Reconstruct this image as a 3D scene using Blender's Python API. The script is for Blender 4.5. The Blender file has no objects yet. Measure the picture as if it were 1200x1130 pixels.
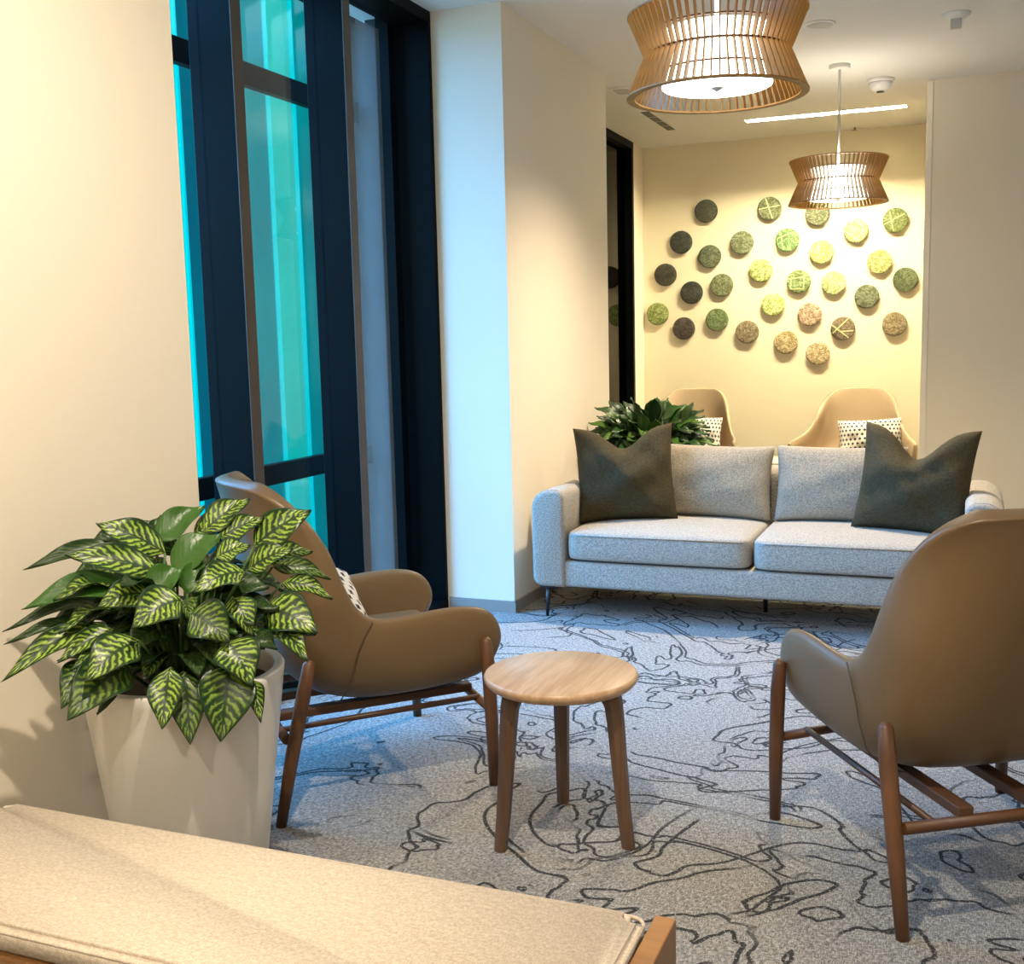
import bpy, bmesh, math, random
from mathutils import Vector, Matrix
random.seed(7)
S = bpy.context.scene
COL = S.collection

# ------------------------------------------------------------------ camera
EYE = 1.45
f_px, pitch, yaw, roll = 1305.0, math.radians(7.29), math.radians(-22.28), math.radians(1.357)
fw = Vector((math.sin(yaw)*math.cos(pitch), math.cos(yaw)*math.cos(pitch), -math.sin(pitch)))
rt0 = Vector((math.cos(yaw), -math.sin(yaw), 0)); dn0 = fw.cross(rt0)
rt = math.cos(roll)*rt0 + math.sin(roll)*dn0
up = -(-math.sin(roll)*rt0 + math.cos(roll)*dn0)
cd = bpy.data.cameras.new('camera'); cam = bpy.data.objects.new('camera', cd); COL.objects.link(cam)
cd.sensor_fit = 'HORIZONTAL'; cd.sensor_width = 36; cd.lens = f_px/1200*36; cd.clip_start = .05
m = Matrix((rt, up, -fw)).transposed().to_4x4(); m.translation = (0, 0, EYE); cam.matrix_world = m
S.camera = cam

# ------------------------------------------------------------------ world, sun, lights, exposure
w = bpy.data.worlds.new('sky'); S.world = w; w.use_nodes = True
bg = w.node_tree.nodes['Background']; bg.inputs[0].default_value = (.50, .80, 1.0, 1); bg.inputs[1].default_value = 3.6
S.view_settings.view_transform = 'Standard'; S.view_settings.look = 'None'
S.view_settings.gamma = 1; S.view_settings.use_curve_mapping = False
S.view_settings.exposure = 0.35

def light(name, kind, loc, energy, col, aim=None, **kw):
    d = bpy.data.lights.new(name, kind); d.energy = energy; d.color = col
    for k, v in kw.items(): setattr(d, k, v)
    o = bpy.data.objects.new(name, d); COL.objects.link(o); o.location = loc
    if aim is not None:
        o.rotation_euler = (Vector(aim)-Vector(loc)).to_track_quat('-Z', 'Y').to_euler()
    return o
WARM = (1.0, .80, .56); WARM2 = (1.0, .86, .66)
# soft daylight from outside the window bay (sky seen between the glass fins)
light('daylight', 'SUN', (-8, -2, 8), 25.0, (.05, .40, 1.0), aim=(-8+.64, -2+.13, 8-.55), angle=math.radians(75))
# recessed ceiling downlights of the lobby, out of frame above and behind the camera
for nm, loc, e, aim, sz in (('downlight', (-.75, 1.5, 3.10), 215, (-1.6, 1.9, .3), .03),
                        ('downlight', (-.9, -.5, 3.10), 120, (-2.2, .6, 1.8), .06),
                        ('downlight', (1.5, 5.0, 3.10), 85, (.9, 5.4, 0), .06),
                        ('downlight', (-.9, 6.05, 3.10), 430, (-.95, 5.8, 0), .06)):
    light(nm, 'SPOT', loc, e, WARM if loc[1] > 3 else WARM2, aim=aim, spot_size=math.radians(150 if loc[1] < 5.5 else 122), spot_blend=1.0, shadow_soft_size=sz)
# added soft fill behind the camera, lifts the general light
light('fill_light', 'AREA', (.9, -1.0, 3.10), 45, WARM2, aim=(.9, -1.0, 0), shape='RECTANGLE', size=2.4, size_y=1.6)

# ------------------------------------------------------------------ materials
def srgb(r, g, b):
    f = lambda c: ((c/255+.055)/1.055)**2.4 if c/255 > .04045 else c/255/12.92
    return (f(r), f(g), f(b), 1)
def newmat(name):
    mt = bpy.data.materials.new(name); mt.use_nodes = True
    nt = mt.node_tree; return mt, nt, nt.nodes['Principled BSDF']
def N(nt, t, **kw):
    n = nt.nodes.new(t)
    for k, v in kw.items():
        if k.startswith('i_'):
            key = k[2:]; key = int(key) if key.isdigit() else key.replace('_', ' ')
            n.inputs[key].default_value = v
        else: setattr(n, k, v)
    return n
def math_n(nt, op, a, b=None, c=None, clamp=False):
    n = nt.nodes.new('ShaderNodeMath'); n.operation = op; n.use_clamp = clamp
    for i, v in enumerate((a, b, c)):
        if v is None: continue
        if isinstance(v, (int, float)): n.inputs[i].default_value = v
        else: nt.links.new(v, n.inputs[i])
    return n.outputs[0]
def mixc(nt, fac, a, b):
    n = nt.nodes.new('ShaderNodeMix'); n.data_type = 'RGBA'
    for i, v in ((0, fac), (6, a), (7, b)):
        if isinstance(v, (int, float, tuple)): n.inputs[i].default_value = v
        else: nt.links.new(v, n.inputs[i])
    return n.outputs[2]
def sstep(nt, val, lo, hi):
    n = nt.nodes.new('ShaderNodeMapRange'); n.interpolation_type = 'SMOOTHSTEP'
    nt.links.new(val, n.inputs[0]); n.inputs[1].default_value = lo; n.inputs[2].default_value = hi
    return n.outputs[0]
def coords(nt, scale=(1, 1, 1), kind='Object'):
    t = nt.nodes.new('ShaderNodeTexCoord'); mp = nt.nodes.new('ShaderNodeMapping')
    mp.inputs['Scale'].default_value = scale; nt.links.new(t.outputs[kind], mp.inputs[0]); return mp.outputs[0]
def noise(nt, vec, scale, detail=2, rough=.5, dist=0):
    n = N(nt, 'ShaderNodeTexNoise', i_Scale=scale, i_Detail=detail, i_Roughness=rough, i_Distortion=dist)
    nt.links.new(vec, n.inputs[0]); return n.outputs[0]
def bump(nt, bs, h, strength=.3, dist=.01):
    b = N(nt, 'ShaderNodeBump', i_Strength=strength, i_Distance=dist); nt.links.new(h, b.inputs['Height'])
    nt.links.new(b.outputs[0], bs.inputs['Normal'])
def plain(name, col, rough=.5, metal=0, var=.06, nscale=8, bmp=0, spec=.5):
    mt, nt, bs = newmat(name); v = coords(nt)
    n = noise(nt, v, nscale, 3)
    dk = tuple(c*(1-var) for c in col[:3])+(1,); lt = tuple(min(1, c*(1+var)) for c in col[:3])+(1,)
    nt.links.new(mixc(nt, n, dk, lt), bs.inputs['Base Color'])
    bs.inputs['Roughness'].default_value = rough; bs.inputs['Metallic'].default_value = metal
    bs.inputs['Specular IOR Level'].default_value = spec
    if bmp: bump(nt, bs, noise(nt, v, nscale*30, 2), bmp, .002)
    return mt
def fabric(name, c1, c2, scale=260, rough=.9, bmp=.5, streak=True, sheen=.1):
    mt, nt, bs = newmat(name)
    a = noise(nt, coords(nt, (1, .22, 1)), scale, 2, .6); b = noise(nt, coords(nt, (.22, 1, .3)), scale, 2, .6)
    mx = math_n(nt, 'ADD', math_n(nt, 'MULTIPLY', a, .5), math_n(nt, 'MULTIPLY', b, .5))
    nt.links.new(mixc(nt, sstep(nt, mx, .38, .62), c1, c2), bs.inputs['Base Color'])
    bs.inputs['Roughness'].default_value = rough; bs.inputs['Sheen Weight'].default_value = sheen
    bs.inputs['Specular IOR Level'].default_value = .2
    bump(nt, bs, mx, bmp, .002)
    return mt
def wood(name, c1, c2, axis='z', rough=.45, scale=9, coat=0):
    mt, nt, bs = newmat(name)
    sc = {'z': (1, 1, .07), 'x': (.07, 1, 1), 'y': (1, .07, 1)}[axis]
    v = coords(nt, sc)
    n1 = noise(nt, v, scale, 4, .6, 1.2); n2 = noise(nt, v, scale*9, 2, .6)
    mx = math_n(nt, 'ADD', math_n(nt, 'MULTIPLY', n1, .75), math_n(nt, 'MULTIPLY', n2, .25))
    nt.links.new(mixc(nt, sstep(nt, mx, .35, .68), c1, c2), bs.inputs['Base Color'])
    bs.inputs['Roughness'].default_value = rough; bs.inputs['Coat Weight'].default_value = coat
    bump(nt, bs, n2, .08, .002)
    return mt
def emit(name, col, strength):
    mt, nt, bs = newmat(name)
    bs.inputs['Base Color'].default_value = (.8, .8, .8, 1)
    bs.inputs['Emission Color'].default_value = col; bs.inputs['Emission Strength'].default_value = strength
    return mt

M = {}
M['wall'] = plain('wall_paint', (.80, .73, .605, 1), .75, var=.012, nscale=2, spec=.2)
M['wall_back'] = plain('back_wall_paint', (.82, .74, .56, 1), .75, var=.012, nscale=2, spec=.2)
M['ceiling'] = plain('ceiling_paint', (.80, .78, .74, 1), .85, var=.012, nscale=2, spec=.2)
M['base'] = plain('baseboard_vinyl', (.26, .245, .22, 1), .6)
M['frame'] = plain('window_metal', (.0016, .0026, .0030, 1), .45, var=.1, nscale=3, spec=.06)
M['warm_lit'] = plain('warm_lit_cap', (.055, .038, .026, 1), .45)  # warm interior light on the mullion faces, put into the colour
M['bead'] = plain('corner_bead', (.85, .8, .68, 1), .5)
M['white'] = plain('white_plastic', (.82, .8, .76, 1), .4)
M['grey_plastic'] = plain('grey_plastic', (.5, .48, .45, 1), .5)
M['black'] = plain('black_metal', (.012, .012, .013, 1), .4)
M['steel'] = plain('brushed_steel', (.55, .53, .5, 1), .35, metal=.9)
M['pot'] = plain('planter_glaze', (.72, .70, .66, 1), .28, var=.02, nscale=2)
M['soil'] = plain('soil', (.05, .032, .02, 1), .95, var=.5, nscale=40, bmp=.8)
M['leather'] = plain('tan_leather', (.150, .096, .047, 1), .38, var=.07, nscale=5, bmp=.12)
M['far_leather'] = plain('sand_upholstery', (.42, .315, .205, 1), .6, var=.05, nscale=5, bmp=.12)
M['walnut'] = wood('walnut', (.075, .030, .012, 1), (.155, .070, .032, 1))
M['walnut_x'] = wood('walnut_cross', (.075, .030, .012, 1), (.15, .066, .030, 1), 'x')
M['walnut_y'] = wood('walnut_slat', (.055, .024, .012, 1), (.12, .055, .027, 1), 'y')
M['stool_top'] = wood('oak_lit_top', (.42, .26, .15, 1), (.60, .41, .26, 1), 'y', .4, 14, .15)  # top lightened in its colour for the light reflected off it
M['stool_leg'] = wood('stained_oak', (.085, .045, .026, 1), (.15, .085, .05, 1), 'z', .45)
M['bench_wood'] = wood('honey_oak', (.23, .105, .032, 1), (.34, .17, .06, 1), 'x', .4)
M['slat'] = wood('lamp_veneer', (.25, .118, .020, 1), (.39, .20, .042, 1), 'z', .5)
M['sofa'] = fabric('sofa_weave', (.20, .185, .16, 1), (.46, .43, .375, 1), 520)
M['sofa_cush'] = fabric('scatter_weave', (.18, .16, .125, 1), (.40, .36, .29, 1), 520)
M['bench'] = fabric('bench_weave', (.50, .42, .34, 1), (.70, .61, .51, 1), 420, bmp=.35)
M['green'] = fabric('olive_linen', (.034, .028, .013, 1), (.060, .050, .026, 1), 300, .85, .25, sheen=0)
M['drum'] = emit('lamp_diffuser', (1, .90, .70, 1), 5)
M['drum_low'] = emit('lamp_bottom_diffuser', (1, .93, .80, 1), 6)
M['strip'] = emit('strip_light_diffuser', (1, .86, .55, 1), 420)
M['ring'] = plain('red_brown_ring', (.10, .02, .012, 1), .5)
M['dark_ground'] = plain('outdoor_paving', (.10, .11, .12, 1), .8, bmp=.3)
M['ext_wall'] = plain('outdoor_cladding', (.03, .038, .045, 1), .6, spec=.2, var=.25, nscale=3)
M['purple'] = plain('lilac_card', (.42, .25, .55, 1), .6)
M['tissue'] = plain('white_tissue', (.85, .85, .85, 1), .9)
M['table_top'] = plain('pale_table_top', (.55, .5, .43, 1), .4)

# clear window glass
def glass(name, tint, refl):
    mt, nt, bs = newmat(name); out = nt.nodes['Material Output']; nt.nodes.remove(bs)
    tr = N(nt, 'ShaderNodeBsdfTransparent'); tr.inputs[0].default_value = tint
    gl = N(nt, 'ShaderNodeBsdfGlossy', i_Roughness=.015); gl.inputs[0].default_value = (1, 1, 1, 1)
    lw = N(nt, 'ShaderNodeLayerWeight', i_Blend=.5); mx = N(nt, 'ShaderNodeMixShader')
    nt.links.new(math_n(nt, 'MULTIPLY_ADD', math_n(nt, 'POWER', lw.outputs['Facing'], 4.0), refl, .035, clamp=True), mx.inputs[0])
    nt.links.new(tr.outputs[0], mx.inputs[1]); nt.links.new(gl.outputs[0], mx.inputs[2])
    nt.links.new(mx.outputs[0], out.inputs[0]); return mt
M['dark_glass'] = glass('dark_window_glass', (.12, .13, .15, 1), .25)
M['seam'] = plain('seam_thread', (.07, .045, .025, 1), .7)
M['glass'] = glass('window_glass', (.90, .95, .97, 1), .8)
def fin_glass():
    mt, nt, bs = newmat('teal_fin_glass'); out = nt.nodes['Material Output']; nt.nodes.remove(bs)
    v = coords(nt, (1, 1, .18)); n = noise(nt, v, 1.8, 3)
    inf = N(nt, 'ShaderNodeObjectInfo')
    k = math_n(nt, 'ADD', math_n(nt, 'MULTIPLY', n, .55), math_n(nt, 'MULTIPLY', inf.outputs['Random'], .6))
    col = mixc(nt, sstep(nt, k, .25, .85), (.0, .19, .20, 1), (.0, .62, .42, 1))
    sp = N(nt, 'ShaderNodeSeparateXYZ'); nt.links.new(coords(nt), sp.inputs[0])
    col = mixc(nt, sstep(nt, sp.outputs[0], .052, .060), col, (.01, .66, .54, 1))   # pale ground edge of each fin
    tr = N(nt, 'ShaderNodeBsdfTransparent'); tl = N(nt, 'ShaderNodeBsdfTranslucent'); gl = N(nt, 'ShaderNodeBsdfGlossy', i_Roughness=.1)
    nt.links.new(col, tr.inputs[0]); nt.links.new(col, tl.inputs[0])
    a = N(nt, 'ShaderNodeMixShader', i_0=.55); nt.links.new(tr.outputs[0], a.inputs[1]); nt.links.new(tl.outputs[0], a.inputs[2])
    b = N(nt, 'ShaderNodeMixShader', i_0=.05); nt.links.new(a.outputs[0], b.inputs[1]); nt.links.new(gl.outputs[0], b.inputs[2])
    nt.links.new(b.outputs[0], out.inputs[0]); return mt
M['fin'] = fin_glass()

def carpet():
    mt, nt, bs = newmat('patterned_carpet')
    v = coords(nt)
    # heathered weave
    a = noise(nt, coords(nt, (1, .16, 1)), 330, 2, .7); b = noise(nt, coords(nt, (.16, 1, 1)), 330, 2, .7)
    c = noise(nt, v, 90, 2, .6)
    wv = math_n(nt, 'ADD', math_n(nt, 'MULTIPLY', math_n(nt, 'MAXIMUM', a, b), .8), math_n(nt, 'MULTIPLY', c, .2))
    base = mixc(nt, sstep(nt, wv, .42, .68), (.115, .11, .105, 1), (.50, .485, .465, 1))
    # wandering contour lines of even width: level sets of a noise divided by its slope
    def field(off):
        mp = N(nt, 'ShaderNodeMapping'); mp.inputs['Location'].default_value = off; nt.links.new(v, mp.inputs[0])
        return noise(nt, mp.outputs[0], 1.3, 3.4, .52, .7)
    e = .006
    n0, nx, ny = field((0, 0, 0)), field((e, 0, 0)), field((0, e, 0))
    gx = math_n(nt, 'DIVIDE', math_n(nt, 'SUBTRACT', nx, n0), e); gy = math_n(nt, 'DIVIDE', math_n(nt, 'SUBTRACT', ny, n0), e)
    g = math_n(nt, 'SQRT', math_n(nt, 'ADD', math_n(nt, 'ADD', math_n(nt, 'MULTIPLY', gx, gx), math_n(nt, 'MULTIPLY', gy, gy)), .012))
    def line(K, shift, wd):
        fr = math_n(nt, 'FRACT', math_n(nt, 'MULTIPLY_ADD', n0, K, shift))
        d = math_n(nt, 'ABSOLUTE', math_n(nt, 'SUBTRACT', fr, .5))
        dist = math_n(nt, 'DIVIDE', d, math_n(nt, 'MULTIPLY', g, K))
        return math_n(nt, 'SUBTRACT', 1.0, sstep(nt, dist, wd*.55, wd))
    def field2(off):
        mp = N(nt, 'ShaderNodeMapping'); mp.inputs['Location'].default_value = (off[0]+7.3, off[1]+3.1, .7); nt.links.new(v, mp.inputs[0])
        return noise(nt, mp.outputs[0], 2.0, 2.6, .5, .9)
    m0, mx_, my_ = field2((0, 0)), field2((e, 0)), field2((0, e))
    hx = math_n(nt, 'DIVIDE', math_n(nt, 'SUBTRACT', mx_, m0), e); hy = math_n(nt, 'DIVIDE', math_n(nt, 'SUBTRACT', my_, m0), e)
    h = math_n(nt, 'SQRT', math_n(nt, 'ADD', math_n(nt, 'ADD', math_n(nt, 'MULTIPLY', hx, hx), math_n(nt, 'MULTIPLY', hy, hy)), .03))
    def line2(level, wd):
        d = math_n(nt, 'ABSOLUTE', math_n(nt, 'SUBTRACT', m0, level))
        return math_n(nt, 'SUBTRACT', 1.0, sstep(nt, math_n(nt, 'DIVIDE', d, h), wd*.55, wd))
    brk3 = sstep(nt, noise(nt, coords(nt, (.9, 1.2, 1)), 1.5, 2), .46, .50)
    ex = math_n(nt, 'MULTIPLY', math_n(nt, 'MAXIMUM', line2(.475, .0068), line2(.515, .0068)), brk3)
    brk = sstep(nt, noise(nt, v, 2.2, 2), .36, .42)
    brk2 = sstep(nt, noise(nt, coords(nt, (1.3, .8, 1)), 1.7, 2), .46, .52)
    ln = math_n(nt, 'MAXIMUM', math_n(nt, 'MULTIPLY', line(6.0, 0, .0075), brk), math_n(nt, 'MULTIPLY', line(6.0, .34, .0075), brk2))
    ln = math_n(nt, 'MAXIMUM', ln, ex)
    rag = sstep(nt, noise(nt, v, 160, 1), .25, .45)
    ln = math_n(nt, 'MULTIPLY', ln, rag)
    nt.links.new(mixc(nt, ln, base, (.035, .036, .038, 1)), bs.inputs['Base Color'])
    bs.inputs['Roughness'].default_value = .95; bs.inputs['Specular IOR Level'].default_value = .1
    bump(nt, bs, wv, .6, .004)
    return mt
M['carpet'] = carpet()

def leaf_mat():
    mt, nt, bs = newmat('variegated_leaf')
    uv = N(nt, 'ShaderNodeTexCoord').outputs['UV']
    sp = N(nt, 'ShaderNodeSeparateXYZ'); nt.links.new(uv, sp.inputs[0]); u, vv = sp.outputs[0], sp.outputs[1]
    s = math_n(nt, 'ABSOLUTE', math_n(nt, 'MULTIPLY_ADD', vv, 2.0, -1.0))
    inf = N(nt, 'ShaderNodeObjectInfo'); cs = N(nt, 'ShaderNodeSeparateColor'); nt.links.new(inf.outputs['Color'], cs.inputs[0])
    mp = N(nt, 'ShaderNodeMapping'); mp.inputs['Scale'].default_value = (9, 5, 1); nt.links.new(uv, mp.inputs[0])
    ad = N(nt, 'ShaderNodeVectorMath', operation='ADD'); nt.links.new(mp.outputs[0], ad.inputs[0])
    cx = N(nt, 'ShaderNodeCombineXYZ'); nt.links.new(math_n(nt, 'MULTIPLY', inf.outputs['Random'], 40.0), cx.inputs[0]); nt.links.new(cx.outputs[0], ad.inputs[1])
    n = noise(nt, ad.outputs[0], 1.0, 3, .55)
    ph = math_n(nt, 'ADD', math_n(nt, 'MULTIPLY_ADD', u, 58.0, math_n(nt, 'MULTIPLY', s, -14.0)), math_n(nt, 'MULTIPLY', n, 10.0))
    wave = math_n(nt, 'MULTIPLY_ADD', math_n(nt, 'SINE', ph), .5, .5)
    blot = math_n(nt, 'ADD', math_n(nt, 'MULTIPLY', wave, .46), math_n(nt, 'MULTIPLY', n, .85))
    mask = sstep(nt, blot, .50, 1.0)
    edge = math_n(nt, 'SUBTRACT', 1.0, sstep(nt, s, .72, .93)); rib = sstep(nt, s, .03, .12)
    tip = math_n(nt, 'SUBTRACT', 1.0, sstep(nt, u, .86, .97))
    mask = math_n(nt, 'MULTIPLY', math_n(nt, 'MULTIPLY', mask, edge), math_n(nt, 'MULTIPLY', rib, tip))
    mask = math_n(nt, 'MULTIPLY', mask, cs.outputs[0])
    dark = mixc(nt, cs.outputs[1], (.009, .034, .007, 1), (.030, .100, .010, 1))
    nt.links.new(mixc(nt, mask, dark, (.30, .45, .055, 1)), bs.inputs['Base Color'])
    bs.inputs['Roughness'].default_value = .36; bs.inputs['Specular IOR Level'].default_value = .45
    bump(nt, bs, wave, .12, .003)
    return mt
M['leaf'] = leaf_mat()
M['stem'] = plain('leaf_stem', (.06, .13, .03, 1), .5)

def disc_mat():
    mt, nt, bs = newmat('textured_disc')
    inf = N(nt, 'ShaderNodeObjectInfo'); t = N(nt, 'ShaderNodeTexCoord')
    ad = N(nt, 'ShaderNodeVectorMath', operation='ADD'); nt.links.new(t.outputs['Object'], ad.inputs[0])
    cx = N(nt, 'ShaderNodeCombineXYZ'); r = math_n(nt, 'MULTIPLY', inf.outputs['Random'], 30.0)
    nt.links.new(r, cx.inputs[0]); nt.links.new(r, cx.inputs[2]); nt.links.new(cx.outputs[0], ad.inputs[1])
    n = noise(nt, ad.outputs[0], 13, 3, .6, 1.8)
    mp = N(nt, 'ShaderNodeMapping'); mp.inputs['Scale'].default_value = (1, 1, 2.5); mp.inputs['Rotation'].default_value = (0, .6, 0)
    nt.links.new(ad.outputs[0], mp.inputs[0]); n2 = noise(nt, mp.outputs[0], 26, 2, .6, .8)
    k = sstep(nt, math_n(nt, 'ABSOLUTE', math_n(nt, 'SUBTRACT', n, .5)), .0, .09)
    k = math_n(nt, 'MULTIPLY', k, sstep(nt, n2, .35, .5))
    h = N(nt, 'ShaderNodeHueSaturation', i_Value=.58, i_Saturation=.85); nt.links.new(inf.outputs['Color'], h.inputs['Color'])
    h2 = N(nt, 'ShaderNodeHueSaturation', i_Value=1.35, i_Saturation=.62); nt.links.new(inf.outputs['Color'], h2.inputs['Color'])
    nt.links.new(mixc(nt, k, h.outputs[0], h2.outputs[0]), bs.inputs['Base Color'])
    bs.inputs['Roughness'].default_value = .85
    bump(nt, bs, k, .5, .006); return mt
M['disc'] = disc_mat()
M['disc_strip'] = plain('pale_moss_strip', (.55, .58, .30, 1), .85)

def dots():
    mt, nt, bs = newmat('dotted_fabric')
    t = N(nt, 'ShaderNodeTexCoord'); mp = N(nt, 'ShaderNodeMapping'); mp.inputs['Scale'].default_value = (15, 10, 1)
    nt.links.new(t.outputs['UV'], mp.inputs[0])
    sp = N(nt, 'ShaderNodeSeparateXYZ'); nt.links.new(mp.outputs[0], sp.inputs[0])
    x = math_n(nt, 'SUBTRACT', math_n(nt, 'FRACT', math_n(nt, 'ADD', sp.outputs[0], math_n(nt, 'MULTIPLY', math_n(nt, 'FLOOR', sp.outputs[1]), .5))), .5)
    y = math_n(nt, 'SUBTRACT', math_n(nt, 'FRACT', sp.outputs[1]), .5)
    d = math_n(nt, 'ADD', math_n(nt, 'ABSOLUTE', x), math_n(nt, 'MULTIPLY', math_n(nt, 'ABSOLUTE', y), .9))
    nt.links.new(mixc(nt, sstep(nt, d, .30, .36), (.03, .03, .05, 1), (.72, .70, .66, 1)), bs.inputs['Base Color'])
    bs.inputs['Roughness'].default_value = .9; return mt
M['dots'] = dots()

# ------------------------------------------------------------------ helpers
def mesh_from(verts, faces, name='mesh', smooth=False, uvs=None):
    me = bpy.data.meshes.new(name); me.from_pydata([tuple(v) for v in verts], [], faces)
    if uvs is not None:
        ul = me.uv_layers.new(name='UVMap')
        for lp in me.loops: ul.data[lp.index].uv = uvs[lp.vertex_index]
    if smooth: me.polygons.foreach_set('use_smooth', [True]*len(me.polygons))
    me.update(); return me
def from_bm(bm, name, smooth=False):
    bmesh.ops.recalc_face_normals(bm, faces=bm.faces)
    me = bpy.data.meshes.new(name); bm.to_mesh(me); bm.free()
    if smooth: me.polygons.foreach_set('use_smooth', [True]*len(me.polygons))
    return me
def obj(name, me, mat, parent=None, loc=None, rot=None):
    me.name = name
    o = bpy.data.objects.new(name, me); COL.objects.link(o)
    if mat is not None and not me.materials: me.materials.append(M[mat] if isinstance(mat, str) else mat)
    if parent: o.parent = parent
    if loc is not None: o.location = loc
    if rot is not None: o.rotation_euler = rot
    return o
def thing(name, label, cat, loc=(0, 0, 0), rz=0, group=None):
    o = bpy.data.objects.new(name, None); COL.objects.link(o); o.location = loc; o.rotation_euler = (0, 0, rz)
    o.empty_display_size = .1
    return tag(o, label, cat, group)
def tag(o, label, cat, group=None):
    o['label'] = label; o['category'] = cat
    if group: o['group'] = group
    return o
def struct(o, label, cat=None):
    o['kind'] = 'structure'; o['label'] = label
    if cat: o['category'] = cat
    return o
def box(x0, x1, y0, y1, z0, z1, bev=0, seg=2, bm=None):
    own = bm is None; bm = bm or bmesh.new()
    r = bmesh.ops.create_cube(bm, size=1)
    for v in r['verts']:
        v.co = Vector(((x0+x1)/2+v.co.x*(x1-x0), (y0+y1)/2+v.co.y*(y1-y0), (z0+z1)/2+v.co.z*(z1-z0)))
    if bev:
        es = list({e for v in r['verts'] for e in v.link_edges})
        bmesh.ops.bevel(bm, geom=es, offset=bev, segments=seg, profile=.5, affect='EDGES')
    return from_bm(bm, 'box', bev > 0 and seg > 2) if own else bm
def tube_data(pts, rads, n=12, flat=(1, 1), V=None, F=None):
    V = [] if V is None else V; F = [] if F is None else F
    pts = [Vector(p) for p in pts]; base = len(V)
    for i, p in enumerate(pts):
        t = (pts[min(i+1, len(pts)-1)]-pts[max(i-1, 0)]).normalized()
        a = t.cross(Vector((0, 1, 0)) if abs(t.y) < .9 else Vector((1, 0, 0))).normalized(); b = t.cross(a)
        for k in range(n):
            th = 2*math.pi*(k+.5)/n
            V.append(p+rads[i]*(flat[0]*math.cos(th)*a+flat[1]*math.sin(th)*b))
    for i in range(len(pts)-1):
        for k in range(n):
            q = base+i*n
            F.append((q+k, q+(k+1) % n, q+n+(k+1) % n, q+n+k))
    F.append(tuple(base+k for k in range(n))[::-1]); F.append(tuple(base+(len(pts)-1)*n+k for k in range(n)))
    return V, F
def tube(pts, rads, n=12, flat=(1, 1), smooth=True):
    if isinstance(rads, (int, float)): rads = [rads]*len(pts)
    V, F = tube_data(pts, rads, n, flat)
    bm = bmesh.new(); vs = [bm.verts.new(v) for v in V]
    for f in F: bm.faces.new([vs[i] for i in f])
    me = from_bm(bm, 'tube', smooth)
    for p in me.polygons:
        if len(p.vertices) > 4: p.use_smooth = False
    return me
def lathe(prof, n=48, smooth=True, cap=(True, True), power=2):
    V, F = [], []
    for r, z in prof:
        for k in range(n):
            a = 2*math.pi*k/n; c, s = math.cos(a), math.sin(a)
            V.append((r*c, r*s, z))
    for i in range(len(prof)-1):
        for k in range(n):
            F.append((i*n+k, i*n+(k+1) % n, (i+1)*n+(k+1) % n, (i+1)*n+k))
    if cap[0]: F.append(tuple(range(n))[::-1])
    if cap[1]: F.append(tuple((len(prof)-1)*n+k for k in range(n)))
    bm = bmesh.new(); vs = [bm.verts.new(v) for v in V]
    for f in F: bm.faces.new([vs[i] for i in f])
    me = from_bm(bm, 'lathe', smooth)
    for p in me.polygons:
        if len(p.vertices) > 4: p.use_smooth = False
    return me
def subsurf(o, lv=2):
    md = o.modifiers.new('subdivision', 'SUBSURF'); md.levels = lv; md.render_levels = lv
def pillow(W, H, T, pinch=.07, chop=0, n=20, seed=0, wr=.006, top=True):
    """upright scatter cushion, width x, thickness y, height z from 0"""
    rnd = random.Random(seed); ph = [rnd.uniform(0, 6) for _ in range(6)]
    V, F, U = [], [], []
    def pt(u, v, sd):
        x = W/2*u*(1-pinch*(1-v*v)); z = H/2*v*(1-pinch*(1-u*u))
        th = max(0, (1-u**2)*(1-v**2))**.42
        y = sd*T/2*th
        if chop:
            k = math.exp(-(u/.42)**2)*max(0, (v+.35)/1.35)**1.5
            z -= chop*k; y *= 1+.25*math.exp(-(u/.5)**2-((v-.1)/.5)**2)
            y += sd*-.35*T/2*math.exp(-(u/.16)**2)*max(0, v)**2*th
        y += sd*wr*th*(math.sin(5*u+3*v+ph[0])+math.sin(7*v-4*u+ph[1])+.6*math.sin(11*u+9*v+ph[2]))
        return (x, y, z+H/2)
    for sd in (-1, 1):
        for j in range(n+1):
            for i in range(n+1):
                u = -math.cos(math.pi*i/n); v = -math.cos(math.pi*j/n)
                u = .5*u+.5*(2*i/n-1); v = .5*v+.5*(2*j/n-1)
                V.append(pt(u, v, sd)); U.append((i/n, j/n))
    o2 = (n+1)**2
    for j in range(n):
        for i in range(n):
            a = j*(n+1)+i; q = (a, a+1, a+n+2, a+n+1)
            F.append(q); F.append(tuple(o2+k for k in q[::-1]))
    me = mesh_from(V, F, 'pillow', True, U)
    bm = bmesh.new(); bm.from_mesh(me); bmesh.ops.remove_doubles(bm, verts=bm.verts, dist=.0004); bm.to_mesh(me); bm.free()
    me.polygons.foreach_set('use_smooth', [True]*len(me.polygons))
    return me
def dup(root, loc, rz, label=None, group=None):
    r = root.copy(); COL.objects.link(r); r.location = loc; r.rotation_euler = (0, 0, rz)
    if label: r['label'] = label
    if group: r['group'] = group
    for ch in list(root.children):
        c = ch.copy(); COL.objects.link(c); c.parent = r
        for g in ch.children:
            d = g.copy(); COL.objects.link(d); d.parent = c
    return r
# ================================================================== STRUCTURE
CZ = 3.128
PI = math.pi
XG = -2.75      # glass plane
struct(obj('floor', box(-2.95, 3.2, -2.6, 10.15, -.1, 0), 'carpet'), 'grey heathered carpet with dark wandering line pattern')
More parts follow.
